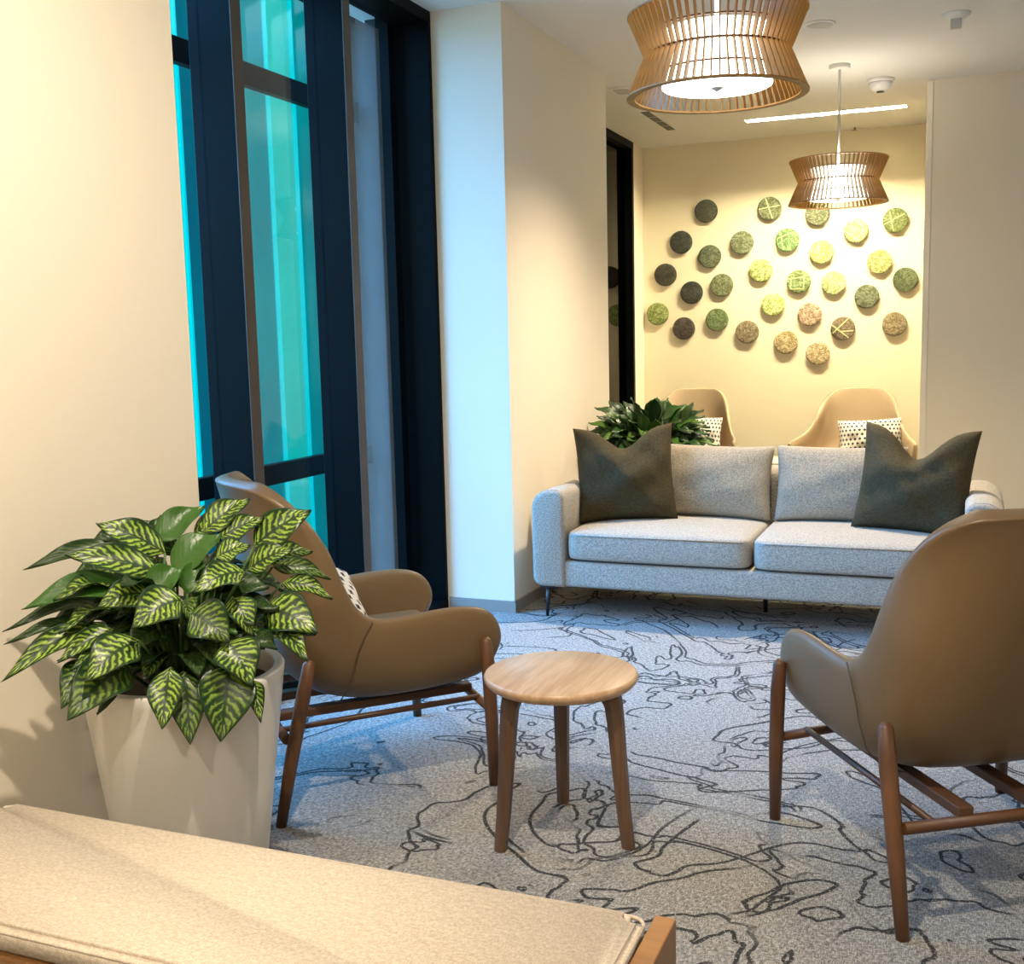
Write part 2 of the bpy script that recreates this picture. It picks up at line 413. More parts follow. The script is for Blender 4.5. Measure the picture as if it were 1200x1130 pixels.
# ceiling with a slot for the recessed strip light
bm = bmesh.new(); SX0, SX1, SY0, SY1 = -1.69, -.47, 9.14, 9.26
for a in ((-2.95, 3.2, -2.6, SY0), (-2.95, 3.2, SY1, 10.15), (-2.95, SX0, SY0, SY1), (SX1, 3.2, SY0, SY1)):
    box(*a, CZ, CZ+.15, bm=bm)
struct(obj('ceiling', from_bm(bm, 'ceiling'), 'ceiling'), 'smooth off-white ceiling')
struct(obj('wall_left', box(-2.95, -2.2, -2.6, 2.803, 0, CZ), 'wall'), 'cream wall behind the variegated plant')
struct(obj('wall_pier', box(-2.95, -2.209, 5.39, 7.14, 0, CZ), 'wall'), 'cream pier between the tall window and the sofa')
bm = bmesh.new(); box(-2.95, -2.76, 7.14, 7.6, 0, CZ, bm=bm); box(-2.95, -2.76, 9.67, 10.02, 0, CZ, bm=bm)
struct(obj('wall_left_far', from_bm(bm, 'w'), 'wall'), 'narrow cream wall strip beside the far dark window')
struct(obj('wall_back', box(-2.95, -.2, 10.02, 10.15, 0, CZ), 'wall_back'), 'warmly lit back wall carrying the green discs')
struct(obj('wall_right', box(-.301, 3.2, 8.335, 10.02, 0, CZ), 'wall'), 'plain shaded wall to the right of the disc wall')
struct(obj('wall_side', box(3.2, 3.3, -2.6, 10.15, 0, CZ), 'wall'), 'cream side wall of the lobby')
struct(obj('wall_front', box(-2.95, 3.3, -2.7, -2.6, 0, CZ), 'wall'), 'cream lobby wall behind the viewer')
struct(obj('trim_1', box(-.302, -.262, 8.327, 8.337, 0, CZ-.01, .002), 'bead'), 'pale corner bead on the right wall edge')
bm = bmesh.new(); box(-2.222, -2.199, 5.380, 7.148, 0, .062, bm=bm); box(-2.59, -2.199, 5.379, 5.392, 0, .062, bm=bm)
struct(obj('baseboard_pier', from_bm(bm, 'b'), 'base'), 'grey baseboard around the pier')
struct(obj('baseboard_left', box(-2.202, -2.19, -2.6, 2.803, 0, .062), 'base'), 'grey baseboard along the left wall')
struct(obj('baseboard_back', box(-2.76, -.3, 10.008, 10.022, 0, .062), 'base'), 'grey baseboard along the back wall')
struct(obj('baseboard_right', box(-.3, 3.2, 8.322, 8.337, 0, .062), 'base'), 'grey baseboard along the right wall')
struct(obj('ceiling_outside', box(-3.0, -2.95, 2.5, 5.6, CZ, CZ+.15), 'ceiling'), 'ceiling edge above the window head')

def window(name, label, y0, y1, xin, xg, mulls, jw=.05, gm='glass'):
    r = bpy.data.objects.new(name, None); COL.objects.link(r); r.location = (xg, y0, 0)
    struct(r, label)
    def p(nm, a, mt='frame', bev=.003):
        return obj(nm, box(a[0]-xg, a[1]-xg, a[2]-y0, a[3]-y0, a[4], a[5], bev), mt, r)
    xo = xg-.05
    p('head', (xo, xin, y0, y1, CZ-.06, CZ)); p('sill', (xo, xin, y0, y1, 0, .05))
    p('jamb', (xo, xin, y0, y0+jw, .05, CZ-.06)); p('jamb', (xo, xin, y1-jw, y1, .05, CZ-.06))
    edges = [y0+jw]
    for a, b in mulls:
        mu = p('mullion', (xo, xin-.005, a, b, .05, CZ-.06)); edges += [a, b]
        obj('cap', box(xin-.005-xg, xin-xg, a-y0, b-y0, .05, CZ-.06, .001), 'warm_lit', mu)  # added strip, its brown stands for warm room light on the mullion
    edges.append(y1-jw)
    for k in range(0, len(edges), 2):
        p('pane', (xg-.006, xg+.006, edges[k], edges[k+1], .05, CZ-.06), gm, 0)
    return r
window('window_1', 'tall dark-framed window of narrow panes looking onto teal glass fins', 2.803, 5.39, -2.6, XG, ((3.665, 3.73), (4.50, 4.562)), .03)
window('window_2', 'far tall window with black frame and dark pane beside the disc wall', 7.6, 9.67, -2.745, -2.82, ((8.55, 8.62),), .055, 'dark_glass')

# outside: glass fins in front of the window, return wall, paving
struct(obj('ground_outside', box(-6.0, -2.95, 0.5, 12, -.15, -.05), 'dark_ground'), 'dark paving outside the window')
struct(obj('wall_outside', box(-3.9, -2.96, 5.80, 6.0, -.05, 4.6), 'ext_wall'), 'dark blue cladding outside the third window pane')
struct(obj('wall_outside_shade', box(-2.875, -2.802, 5.30, 5.392, -.05, 4.6), 'frame'), 'added dark strip for the shaded edge outside the tall window')  # added dark strip, shade beside the pane put into its colour
struct(obj('wall_outside_edge', box(-2.975, -2.803, 5.374, 5.3885, -.05, 4.6), 'ext_wall'), 'slate cladding of the pier outside the window')
struct(obj('blocker_outside_far', box(-3.2, -3.0, 6.0, 12.0, -.05, 4.6), 'frame'), 'added black backing hiding the sky outside the far window')  # added black box, keeps bright sky out of the far window
fs = thing('facade_screen', 'teal glass fin screen with dark transoms outside the tall window', 'screen', (-3.42, 4.2, -.05))
finm = box(-.078, .078, -.006, .006, 0, 4.6)
for k in range(16):
    obj('fin', finm, 'fin', fs, (0, -1.85+.24*k, 0), (0, 0, math.radians(30)))
for z0, z1 in ((.79, .895), (2.755, 2.865), (3.30, 3.36)):
    obj('transom', box(.10, .15, -1.9, 1.6, z0, z1, .004), 'frame', fs)
for y in (-1.85, 1.58): obj('post', box(.02, .10, y-.03, y+.03, 0, 4.6, .004), 'frame', fs)

# ================================================================== CEILING ITEMS
t = thing('strip_light', 'long bright recessed strip light in the ceiling before the disc wall', 'ceiling light', ((SX0+SX1)/2, (SY0+SY1)/2, CZ))
L2, W2 = (SX1-SX0)/2, (SY1-SY0)/2
bm = bmesh.new()
for a in ((-L2, L2, -W2, -W2+.006), (-L2, L2, W2-.006, W2), (-L2, -L2+.006, -W2, W2), (L2-.006, L2, -W2, W2)): box(*a, 0, .09, bm=bm)
box(-L2, L2, -W2, W2, .09, .10, bm=bm)
obj('housing', from_bm(bm, 'h'), 'white', t); obj('diffuser', box(-L2+.008, L2-.008, -W2+.008, W2-.008, .058, .066), 'strip', t)

t = thing('smoke_detector', 'white round smoke detector on the ceiling right of the far pendant', 'smoke detector', (-.59, 8.15, CZ))
obj('base', lathe([(.089, -.0), (.089, -.012), (.082, -.022), (.078, -.022)], 40), 'white', t)
obj('body', lathe([(.074, -.020), (.074, -.03), (.066, -.06), (.05, -.075), (.03, -.08)], 40), 'white', t)
obj('vent_ring', lathe([(.077, -.012), (.079, -.016), (.0785, -.026), (.073, -.028)], 40), 'grey_plastic', t)
obj('sensor', lathe([(.028, -.078), (.026, -.085), (.012, -.088)], 24), 'black', t)
t = thing('motion_sensor', 'small white ceiling sensor with a short square snout, nearest the top right', 'sensor', (-.105, 6.70, CZ))
obj('plate', lathe([(.075, 0), (.075, -.006), (.06, -.018), (.04, -.03)], 40), 'white', t)
obj('snout', box(-.028, .028, -.025, .025, -.075, -.02, .006), 'grey_plastic', t)
t = thing('ceiling_speaker', 'flat round grey grille in the ceiling half hidden by the near pendant', 'speaker', (-.80, 6.56, CZ))
obj('trim_ring', lathe([(.085, 0), (.085, -.006), (.072, -.009), (.070, -.004)], 40), 'white', t)
obj('grille', lathe([(.070, -.001), (.068, -.006), (.01, -.009)], 40), 'grey_plastic', t)
t = thing('sprinkler', 'tiny sprinkler head on the ceiling close to the back wall', 'sprinkler', (-.91, 9.86, CZ))
obj('escutcheon', lathe([(.035, 0), (.035, -.004), (.02, -.01)], 24), 'white', t); obj('head', lathe([(.009, -.008), (.009, -.03), (.02, -.032), (.02, -.036)], 20), 'steel', t)
t = thing('linear_diffuser', 'black slotted air diffuser in the ceiling near the far window', 'air vent', (-2.30, 8.85, CZ))
obj('slot', box(-.035, .035, -.42, .40, -.003, .0), 'black', t)
for x in (-.042, .042): obj('flange', box(x-.007, x+.007, -.427, .407, -.005, .0, .001), 'white', t)
for y in (-.2, .0, .2): obj('spreader', box(-.035, .035, y-.006, y+.006, -.004, -.002), 'steel', t)
t = thing('access_plate', 'small white square ceiling plate beside the pier, left of the near pendant', 'ceiling plate', (-2.235, 7.62, CZ))
obj('plate', box(-.07, .07, -.10, .10, -.012, 0, .003), 'white', t); obj('grille', box(-.05, .05, -.08, .08, -.015, -.012), 'grey_plastic', t)

# ================================================================== PENDANT LAMPS
def pendant(loc, zb, label):
    t = thing('pendant_lamp', label, 'pendant lamp', (loc[0], loc[1], zb), 0, 'slatted pendant lamps')
    R0, R1, R2, h1, H = .312, .252, .308, .137, .268
    d = .026; th = .0022
    prof = [(R0, 0), (R1, h1), (R2, H)]; ins = [(R0-d, 0.0), (R1-d*.9, h1), (R2-d, H)]
    V = [(r, s*th, z) for s in (-1, 1) for r, z in prof+ins[::-1]]
    F = [(0, 1, 4, 5), (1, 2, 3, 4), (11, 10, 7, 6), (10, 9, 8, 7)]
    F += [(a, a+6, (a+1) % 6+6, (a+1) % 6) for a in range(6)]
    bm = bmesh.new(); vs = [bm.verts.new(v) for v in V]
    for f in F: bm.faces.new([vs[i] for i in f])
    sm = from_bm(bm, 'slat')
    n = 66
    for k in range(n):
        obj('slat', sm, 'slat', t, None, (0, 0, 2*PI*k/n))
    def ring(nm, r, z, w, h, mt):
        obj(nm, lathe([(r-w, z), (r, z), (r, z+h), (r-w, z+h), (r-w, z)], 72, False, (False, False)), mt, t)
    ring('rim', R0+.001, -.004, .028, .005, 'slat'); ring('rim', R2+.001, H-.001, .028, .005, 'slat')
    ring('hoop', .245, h1-.003, .012, .006, 'ring'); ring('hoop', .232, h1+.075, .008, .005, 'ring'); ring('hoop', .232, h1-.07, .008, .005, 'ring')
    obj('drum_shade', lathe([(.188, .035), (.188, .215)], 64, True, (False, False)), 'drum', t)
    b = obj('bottom_diffuser', lathe([(.19, .038), (.19, .030), (.185, .027), (.0, .027)], 64, True, (False, False)), 'drum_low', t)
    obj('finial', lathe([(.022, .027), (.022, .022), (.010, .016), (.004, .012)], 20), 'steel', b)
    sp = obj('spider', tube([(-R1+.02, 0, .215), (R1-.02, 0, .215)], .004, 8), 'steel', t)
    obj('spider_arm', tube([(0, -R1+.02, .215), (0, R1-.02, .215)], .004, 8), 'steel', sp)
    obj('rod', tube([(0, 0, .2), (0, 0, CZ-zb-.01)], .0085, 14), 'steel', t)
    obj('ceiling_canopy', lathe([(.062, CZ-zb-.028), (.066, CZ-zb-.024), (.066, CZ-zb)], 40), 'white', t)
    return t
pendant((-.833, 4.0), 2.278, 'large near pendant lamp of golden wooden slats, cut by the top edge')
pendant((-.80, 7.6), 2.272, 'smaller far pendant lamp of wooden slats hanging before the disc wall')

# ================================================================== WALL DISCS
DISCS = [(-2.179,2.538,(58,66,44),'dark green disc at the top left of the cluster'),
(-2.406,2.279,(48,54,40),'blackish green disc, second up the left side of the cluster'),
(-1.624,2.523,(112,122,72),'sage disc with a pale cross, on the top row right of the dark one'),
(-1.220,2.455,(120,130,88),'grey-green disc half hidden behind the far pendant shade'),
(-.587,2.361,(108,126,40),'moss green disc with crossing strips at the top right of the cluster'),
(-1.862,2.246,(112,124,78),'mottled grey-green disc below and left of the pale cross disc'),
(-1.471,2.246,(102,150,62),'bright leaf green disc directly under the pale cross disc'),
(-.901,2.292,(190,200,118),'pale lime disc just below the right rim of the far pendant'),
(-2.147,2.141,(84,94,58),'dark sage disc under the top left dark green disc'),
(-1.184,2.129,(190,200,70),'yellow-lime streaked disc near the centre, under the half hidden disc'),
(-2.551,1.997,(58,56,38),'dark brown-green disc on the far left, above the plain olive one'),
(-1.697,1.997,(170,190,70),'two-tone lime disc left of the disc with a square motif'),
(-1.372,1.889,(122,150,66),'green disc with a raised square motif at the cluster centre'),
(-.708,2.026,(170,175,72),'yellow-olive banded disc under the top right moss green disc'),
(-.499,1.870,(72,88,38),'dark green disc at the far right edge of the cluster'),
(-2.040,1.885,(106,116,66),'speckled sage disc left of the two-tone lime disc'),
(-2.311,1.830,(46,52,36),'near-black green disc, third from the left wall in the middle'),
(-1.078,1.865,(186,200,108),'pale lime mottled disc right of the square motif disc'),
(-.806,1.741,(96,106,70),'muted grey-green disc left of the far right dark green one'),
(-2.626,1.650,(128,146,36),'plain bright olive disc, leftmost of all'),
(-1.588,1.699,(188,206,84),'pale yellow-lime disc under the two-tone lime disc'),
(-1.276,1.606,(176,144,104),'pinkish brown streaked disc under the square motif disc'),
(-2.384,1.513,(66,56,44),'dark brown veined disc, lowest on the left side'),
(-2.081,1.581,(96,120,52),'swirled green disc right of the dark brown veined one'),
(-1.813,1.467,(128,112,74),'khaki brown disc on the lower edge, right of the swirled green one'),
(-.997,1.478,(124,104,70),'brown disc with pale crossing strips on the lower right'),
(-.579,1.503,(132,114,70),'tan brown disc, lowest at the far right'),
(-1.476,1.370,(176,152,84),'golden tan disc on the lower edge, second lowest of all'),
(-1.204,1.270,(184,158,98),'sandy tan disc hanging lowest of all')]
prof = [(.0985, .0), (.1005, .004), (.1005, .030), (.0975, .036), (.085, .039), (.0, .039)]
dm = lathe([(r, -z) for r, z in prof[::-1]][::-1], 40, True, (True, False))
dm.transform(Matrix.Rotation(-PI/2, 4, 'X'))   # axis along -Y
dm.transform(Matrix.Scale(-1, 4, (0, 1, 0)) if sum(v.co.y for v in dm.vertices) > 0 else Matrix())
def lin(c): return srgb(*c)
for i, (x, z, c, lb) in enumerate(DISCS):
    o = obj('wall_disc', dm, 'disc', None, (x, 10.02, z)); o.rotation_euler = (0, random.uniform(-.3, .3), 0)
    o.color = lin(c); tag(o, lb, 'wall disc', 'round textured discs on the back wall')
    def strip(x0, z0, x1, z1, w=.008, h=.005, mt='disc_strip'):
        dx, dz = x1-x0, z1-z0; Ln = math.hypot(dx, dz)
        obj('raised_strip', box(-Ln/2, Ln/2, -.0385-h, -.037, -w/2, w/2, .001), mt, o, ((x0+x1)/2, 0, (z0+z1)/2), (0, -math.atan2(dz, dx), 0))
    if i == 2: strip(-.09, -.01, .09, .03); strip(-.04, .085, .035, -.085, .011)
    if i == 4: strip(-.085, -.03, .07, .05); strip(-.05, .075, -.01, -.09)
    if i == 12: strip(-.07, -.06, .04, -.065); strip(-.06, .03, .05, .035); strip(-.06, .03, -.07, -.06); strip(.05, .035, .04, -.065)
    if i == 25: strip(-.09, -.02, .06, .07, .01); strip(-.08, .05, .03, -.09, .01); strip(-.03, -.02, .08, -.04, .01)
    if i == 6: strip(-.07, .04, .07, .05); strip(-.035, .08, -.05, -.07, .006)

# ================================================================== SOFA
t = thing('sofa', 'long light grey woven sofa with two seat cushions and slim black legs', 'sofa', (-.948, 5.33, 0))
obj('base', box(-1.10, 1.10, .015, .86, .168, .305, .02, 4), 'sofa', t)
def arm_mesh(sg):
    # rounded arm: profile in x-z swept along y, ends rounded by bevel
    xo, xi, z0, z1 = 1.132*sg, .955*sg, .166, .675
    pr = []
    def arc(cx, cz, r, a0, a1, n=7):
        for k in range(n+1):
            a = math.radians(a0+(a1-a0)*k/n); pr.append((cx+r*math.cos(a)*sg, cz+r*math.sin(a)))
    arc(xo-.10*sg, z1-.10, .10, 0, 90); arc(xi+.045*sg, z1-.045, .045, 90, 180)
    pr.append((xi, z0)); arc(xo-.05*sg, z0+.05, .05, -90, 0, 5)
    bm = bmesh.new(); vs = [bm.verts.new((x, .0, z)) for x, z in pr]; f = bm.faces.new(vs)
    r = bmesh.ops.extrude_face_region(bm, geom=[f]); nv = [v for v in r['geom'] if isinstance(v, bmesh.types.BMVert)]
    for v in nv: v.co.y = .87
    ed = [e for e in bm.edges if abs(e.verts[0].co.y-e.verts[1].co.y) < 1e-6]
    bmesh.ops.bevel(bm, geom=ed, offset=.022, segments=3, affect='EDGES', profile=.5)
    me = from_bm(bm, 'arm', True)
    return me
for sg in (-1, 1):
    a = obj('arm', arm_mesh(sg), 'sofa', t)
    pts = [(sg*(1.132-.10+.098*math.cos(math.radians(q))), -.001+.018, .675-.10+.098*math.sin(math.radians(q))) for q in range(0, 91, 10)]
    obj('piping', tube([(sg*1.13, .017, .22)]+pts+[(sg*.99, .017, .673)], .004, 6), 'sofa', a)
obj('back', box(-.96, .96, .67, .868, .30, .735, .05, 5), 'sofa', t)
def seat_cushion(x0, x1):
    bm = bmesh.new(); box(x0, x1, -.008, .69, .312, .462, bm=bm)
    bmesh.ops.subdivide_edges(bm, edges=bm.edges, cuts=7, use_grid_fill=True)
    cx, cy = (x0+x1)/2, .34
    for v in bm.verts:
        u = (v.co.x-cx)/((x1-x0)/2); q = (v.co.y-cy)/.35; wv = (v.co.z-.387)/.075
        if wv > 0: v.co.z += .022*(1-u**4)*(1-q**4)*wv
        k = 1-.02*abs(wv)**4; 
        if abs(u) > .99: v.co.x = cx+(v.co.x-cx)*(1-.018*abs(wv)**3-.012*abs(q)**6)
        if abs(q) > .99: v.co.y = cy+(v.co.y-cy)*(1-.035*abs(wv)**3-.03*abs(u)**6)
    return from_bm(bm, 'cushion', True)
for x0, x1 in ((-.952, -.004), (.004, .952)):
    c = obj('seat_cushion', seat_cushion(x0, x1), 'sofa', t); subsurf(c, 2)
    md = .45
    obj('seam', tube([(x0+.03, -.006, .448), (x1-.03, -.006, .448)], .0035, 6), 'sofa', c)
for x in (-1.06, 1.06):
    for y in (.05, .80):
        lg = obj('leg', tube([(x, y, .17), (x+(.012 if x < 0 else -.012)*-1, y, .0)], [.016, .008], 10), 'black', t)
        obj('foot_plate', box(x-.035, x+.035, y-.035, y+.035, .158, .168, .002), 'black', lg)
for y in (.45,): obj('leg', tube([(0, y, .17), (0, y, 0)], [.015, .011], 10), 'black', t)

def cushion(name, label, cat, W, H, T, mt, loc, rz, tilt, roll=0, grp=None, **kw):
    o = obj(name, pillow(W, H, T, **kw), mt, None, loc)
    o.rotation_mode = 'XYZ'
    o.rotation_euler = (Matrix.Rotation(rz, 3, 'Z') @ Matrix.Rotation(tilt, 3, 'X') @ Matrix.Rotation(roll, 3, 'Y')).to_euler()
    return tag(o, label, cat, grp)
cushion('grey_cushion', 'light grey woven cushion on the sofa, beside the left olive cushion', 'cushion', .66, .40, .17, 'sofa_cush', (-1.27, 5.885, .472), 0, math.radians(-13), .02, 'grey back cushions on the sofa', pinch=.05, seed=1, wr=.003)
cushion('grey_cushion', 'light grey woven cushion on the sofa, half behind the right olive cushion', 'cushion', .66, .40, .17, 'sofa_cush', (-.595, 5.885, .472), 0, math.radians(-13), .0, 'grey back cushions on the sofa', pinch=.05, seed=2, wr=.003)
cushion('olive_cushion', 'dark olive square cushion with a chopped top at the left sofa arm', 'cushion', .535, .525, .20, 'green', (-1.66, 5.67, .468), math.radians(17), math.radians(-15), math.radians(-2.5), 'olive cushions on the sofa', chop=.11, seed=3, wr=.009)
cushion('olive_cushion', 'dark olive square cushion with a chopped top near the right sofa arm', 'cushion', .545, .535, .20, 'green', (-.25, 5.66, .468), math.radians(-8), math.radians(-15), math.radians(4), 'olive cushions on the sofa', chop=.15, seed=5, wr=.010)

# ================================================================== LOUNGE CHAIRS
def shell(st, mt, parent, nl=9, thick=.05, lv=2, name='shell', flare=None):
    """st: (cy, cz, ry, rz, xr) stations from seat front to top of back; grid from left rim to right rim"""
    V, F = [], []; n = 2*nl+1
    for cy, cz, ry, rz, xr, pw in st:
        for k in range(-nl, nl+1):
            qq = abs(k)/nl; a = qq*PI/2; s = math.copysign(1, k)
            kk = min(1, max(0, (pw-2)/1.0))          # 2 = gently bowed row, 3 and more = boxy tub section
            x = s*xr*((1-kk)*qq+kk*math.sin(a)**(2/max(pw, 2.6))) if k else 0
            b = (1-kk)*qq*qq+kk*(1-math.cos(a)**(2/max(pw, 2.6)))
            V.append((x, cy+(ry-cy)*b, cz+(rz-cz)*b))
    for i in range(len(st)-1):
        for k in range(n-1):
            F.append((i*n+k, i*n+k+1, (i+1)*n+k+1, (i+1)*n+k))
    me = mesh_from(V, F, 'shell', True)
    o = obj(name, me, mt, parent)
    sd = o.modifiers.new('thickness', 'SOLIDIFY'); sd.thickness = thick; sd.offset = -1; sd.use_even_offset = False
    subsurf(o, lv); return o
ST = [(.355,.345,.422,.462,.335,4),(.335,.325,.418,.515,.352,4.5),(.285,.312,.38,.580,.360,4.5),(.20,.303,.30,.606,.364,4.5),(.105,.299,.205,.608,.367,4.5),(.0,.300,.11,.602,.368,4.5),
      (-.105,.309,.035,.596,.367,4.2),(-.20,.340,-.03,.600,.365,3.8),(-.268,.400,-.075,.634,.360,3.4),(-.312,.495,-.103,.692,.353,3.1),(-.340,.61,-.128,.760,.344,3),
      (-.364,.735,-.155,.83,.333,2.75),(-.386,.845,-.195,.885,.322,2.45),(-.400,.913,-.235,.927,.310,2.2),(-.411,.962,-.272,.959,.293,2.05),(-.419,.995,-.306,.983,.270,2),(-.424,1.016,-.336,1.000,.242,2),(-.427,1.028,-.362,1.010,.210,2)]
def lounge_chair(label, loc, rz, cushion_label=None):
    t = thing('lounge_chair', label, 'armchair', loc, rz, 'tan lounge chairs')
    s = shell(ST, 'leather', t)
    # stitched seam from the arm notch down the flank
    for sg in (-1, 1):
        obj('seam', tube([(sg*.366, -.035, .594), (sg*.367, -.062, .55), (sg*.366, -.085, .50), (sg*.364, -.10, .45), (sg*.352, -.12, .385), (sg*.31, -.135, .335), (sg*.25, -.14, .322)], .0022, 6), 'seam', s)
    bm = bmesh.new(); box(-.295, .295, -.13, .345, .365, .455, .035, 4, bm=bm)
    obj('seat_pad', from_bm(bm, 'pad', True), 'leather', t)
    for sg in (-1, 1):
        x = .382*sg
        obj('leg', tube([(x, .352, 0), (x*.998, .350, .22), (x*.992, .344, .40), (x*.985, .339, .485), (x*.98, .337, .497)], [.0165, .0215, .0225, .019, .010], 14), 'walnut', t)
        obj('leg', tube([(x, -.352, 0), (x*.995, -.31, .20), (x*.985, -.262, .40), (x*.972, -.240, .488), (x*.965, -.236, .50)], [.0165, .0215, .0225, .019, .010], 14), 'walnut', t)
    obj('front_rail', tube([(-.365, .350, .255), (-.2, .345, .268), (.2, .345, .268), (.365, .350, .255)], .0145, 12), 'walnut_x', t)
    obj('rear_rail', tube([(-.365, -.318, .262), (.365, -.318, .262)], .0155, 12), 'walnut_x', t)
    for x in (-.20, 0, .20):
        obj('slat', box(x-.021, x+.021, -.322, .348, .272, .300, .004), 'walnut_y', t)
    for x in (-.285, .285):
        obj('side_rod', tube([(x, -.318, .268), (x, .346, .272)], .0095, 10), 'walnut_y', t)
    return t
lc = lounge_chair('tan leather high-back lounge chair behind the potted plant, seen from its side', (-1.925, 3.225, 0), math.radians(-43.8))
lounge_chair('tan leather high-back lounge chair at the right edge, seen from behind', (.012, 3.172, 0), math.radians(34.0))
a = math.radians(-43.8); off = Matrix.Rotation(a, 3, 'Z') @ Vector((.03, -.008, .460))
cushion('dotted_cushion', 'small white cushion with dark dots in the left lounge chair', 'cushion', .47, .33, .20, 'dots', Vector((-1.925, 3.225, 0))+off, a+PI, math.radians(-33), 0, 'white dotted cushions', pinch=.05, seed=8)

# far tub chairs
FS = [(.40,.35,.41,.52,.45,4),(.36,.33,.44,.585,.485,4),(.28,.32,.40,.605,.490,4),(.16,.315,.30,.612,.475,4),(.02,.315,.19,.622,.445,4),(-.12,.325,.08,.645,.41,3.6),
      (-.22,.36,-.01,.685,.378,3.2),(-.29,.44,-.08,.735,.352,3),(-.335,.55,-.14,.79,.335,2.7),(-.365,.67,-.20,.84,.320,2.5),(-.385,.78,-.25,.88,.302,2.3),(-.40,.87,-.30,.912,.28,2.1),(-.41,.93,-.34,.938,.25,2),(-.416,.965,-.37,.956,.21,2),(-.42,.983,-.395,.97,.16,2)]
def tub_chair(label, loc, rz):
    t = thing('tub_chair', label, 'armchair', loc, rz, 'sand coloured tub chairs at the back wall')
    shell(FS, 'far_leather', t, thick=.04)
    bm = bmesh.new(); box(-.36, .36, -.25, .38, .36, .47, .045, 4, bm=bm); obj('seat_pad', from_bm(bm, 'pad', True), 'far_leather', t)
    for x in (-.3, .3):
        for y in (-.28, .3): obj('leg', tube([(x, y, 0), (x*.9, y*.9, .35)], [.012, .018], 10), 'walnut', t)
    return t
tub_chair('sand tub armchair against the disc wall, partly hidden by the right wall edge', (-.82, 9.36, 0), PI)
tub_chair('sand tub armchair in the far left corner, half hidden by the leafy plant', (-2.20, 9.36, 0), PI)
cushion('dotted_cushion', 'white cushion with dark dots in the right far tub chair', 'cushion', .50, .30, .14, 'dots', (-.70, 9.33, .455), math.radians(4), math.radians(-16), math.radians(-3), 'white dotted cushions', pinch=.05, seed=11)
cushion('dotted_cushion', 'white cushion with dark dots in the left far tub chair, beside the plant leaves', 'cushion', .50, .30, .14, 'dots', (-2.16, 9.33, .465), math.radians(-4), math.radians(-16), 0, 'white dotted cushions', pinch=.05, seed=12)

# low table with tissue box between the far chairs
t = thing('low_table', 'low pale-topped table glimpsed between the sofa cushions', 'table', (-1.58, 8.55, 0))
obj('table_top', box(-.36, .36, -.26, .26, .468, .498, .006), 'table_top', t)
obj('apron', box(-.31, .31, -.21, .21, .40, .468, .004), 'black', t)
for x in (-.31, .31):
    for y in (-.21, .21): obj('leg', box(x-.02, x+.02, y-.02, y+.02, 0, .468, .003), 'black', t)
t = thing('tissue_box', 'small lilac and white box on the low table behind the sofa', 'tissue box', (-1.79, 8.52, .498))
obj('carton', box(-.10, .10, -.055, .055, 0, .075, .004), 'purple', t)
obj('lid', box(-.085, .085, -.045, .045, .075, .079, .001), 'tissue', t)
obj('pen', box(-.0, .13, -.006, .006, 0, .01, .002), 'black', None, (-1.64, 8.50, .498)); tag(bpy.data.objects['pen'], 'dark slim pen lying beside the lilac box', 'pen')

# ================================================================== STOOL
t = thing('side_table', 'round three-legged wooden side table on the carpet', 'side table', (-1.072, 2.955, 0))
obj('table_top', lathe([(.195, .452), (.212, .458), (.2225, .470), (.2245, .480), (.221, .487), (.214, .490), (.0, .490)], 72), 'stool_top', t)
for fx, fy in ((-1.198, 2.785), (-.867, 2.918), (-1.142, 3.15)):
    d = Vector((fx+1.072, fy-2.955, 0)); dn = d.normalized()
    pts = []
    for z, r in ((0, d.length+.005), (.12, d.length*.955), (.25, d.length*.90), (.36, d.length*.855), (.415, d.length*.825), (.44, d.length*.79), (.456, d.length*.72)):
        pts.append((dn.x*r, dn.y*r, z))
    obj('leg', tube(pts, [.0185, .0205, .0225, .0245, .026, .030, .036], 6, (1.05, 1.05), smooth=False), 'stool_leg', t)
obj('underframe', lathe([(.06, .440), (.14, .440), (.15, .4525)], 32), 'stool_leg', t)

# ================================================================== BENCH
t = thing('bench', 'long low bench with pale woven cushion and honey wood frame in the foreground', 'bench', (-1.22, 1.57, 0))
def bench_cushion():
    bm = bmesh.new(); box(-.757, .728, -.212, .212, .395, .450, bm=bm)
    ve = [e for e in bm.edges if abs(e.verts[0].co.z-e.verts[1].co.z) > .01]
    bmesh.ops.bevel(bm, geom=ve, offset=.03, segments=5, affect='EDGES')
    he = [e for e in bm.edges if abs(e.verts[0].co.z-e.verts[1].co.z) < 1e-5 and len(e.link_faces) == 2 and abs(e.link_faces[0].normal.z-e.link_faces[1].normal.z) > .3]
    bmesh.ops.bevel(bm, geom=he, offset=.011, segments=4, affect='EDGES')
    return from_bm(bm, 'cushion', True)
c = obj('cushion', bench_cushion(), 'bench', t)
loop = []
for cx, cy, a0 in ((.698, .182, 0), (-.727, .182, 90), (-.727, -.182, 180), (.698, -.182, 270)):
    for k in range(6): a = math.radians(a0+18*k); loop.append((cx+.029*math.cos(a), cy+.029*math.sin(a), .4375))
obj('piping', tube(loop+[loop[0]], .0035, 6), 'bench', c)
for y in (-.2, .2): obj('long_rail', box(-.757, .735, y-.016, y+.016, .325, .394, .004), 'bench_wood', t)
for x, zt in ((-.738, .393), (.755, .440)):
    obj('end_board', box(x-.019, x+.019, -.232, .228, .30, zt, .003), 'bench_wood', t)
    for y in (-.205, .201): obj('leg', box(x-.019, x+.019, y-.025, y+.025, 0, .30, .003), 'bench_wood', t)
obj('deck', box(-.74, .735, -.19, .19, .372, .394), 'bench_wood', t)
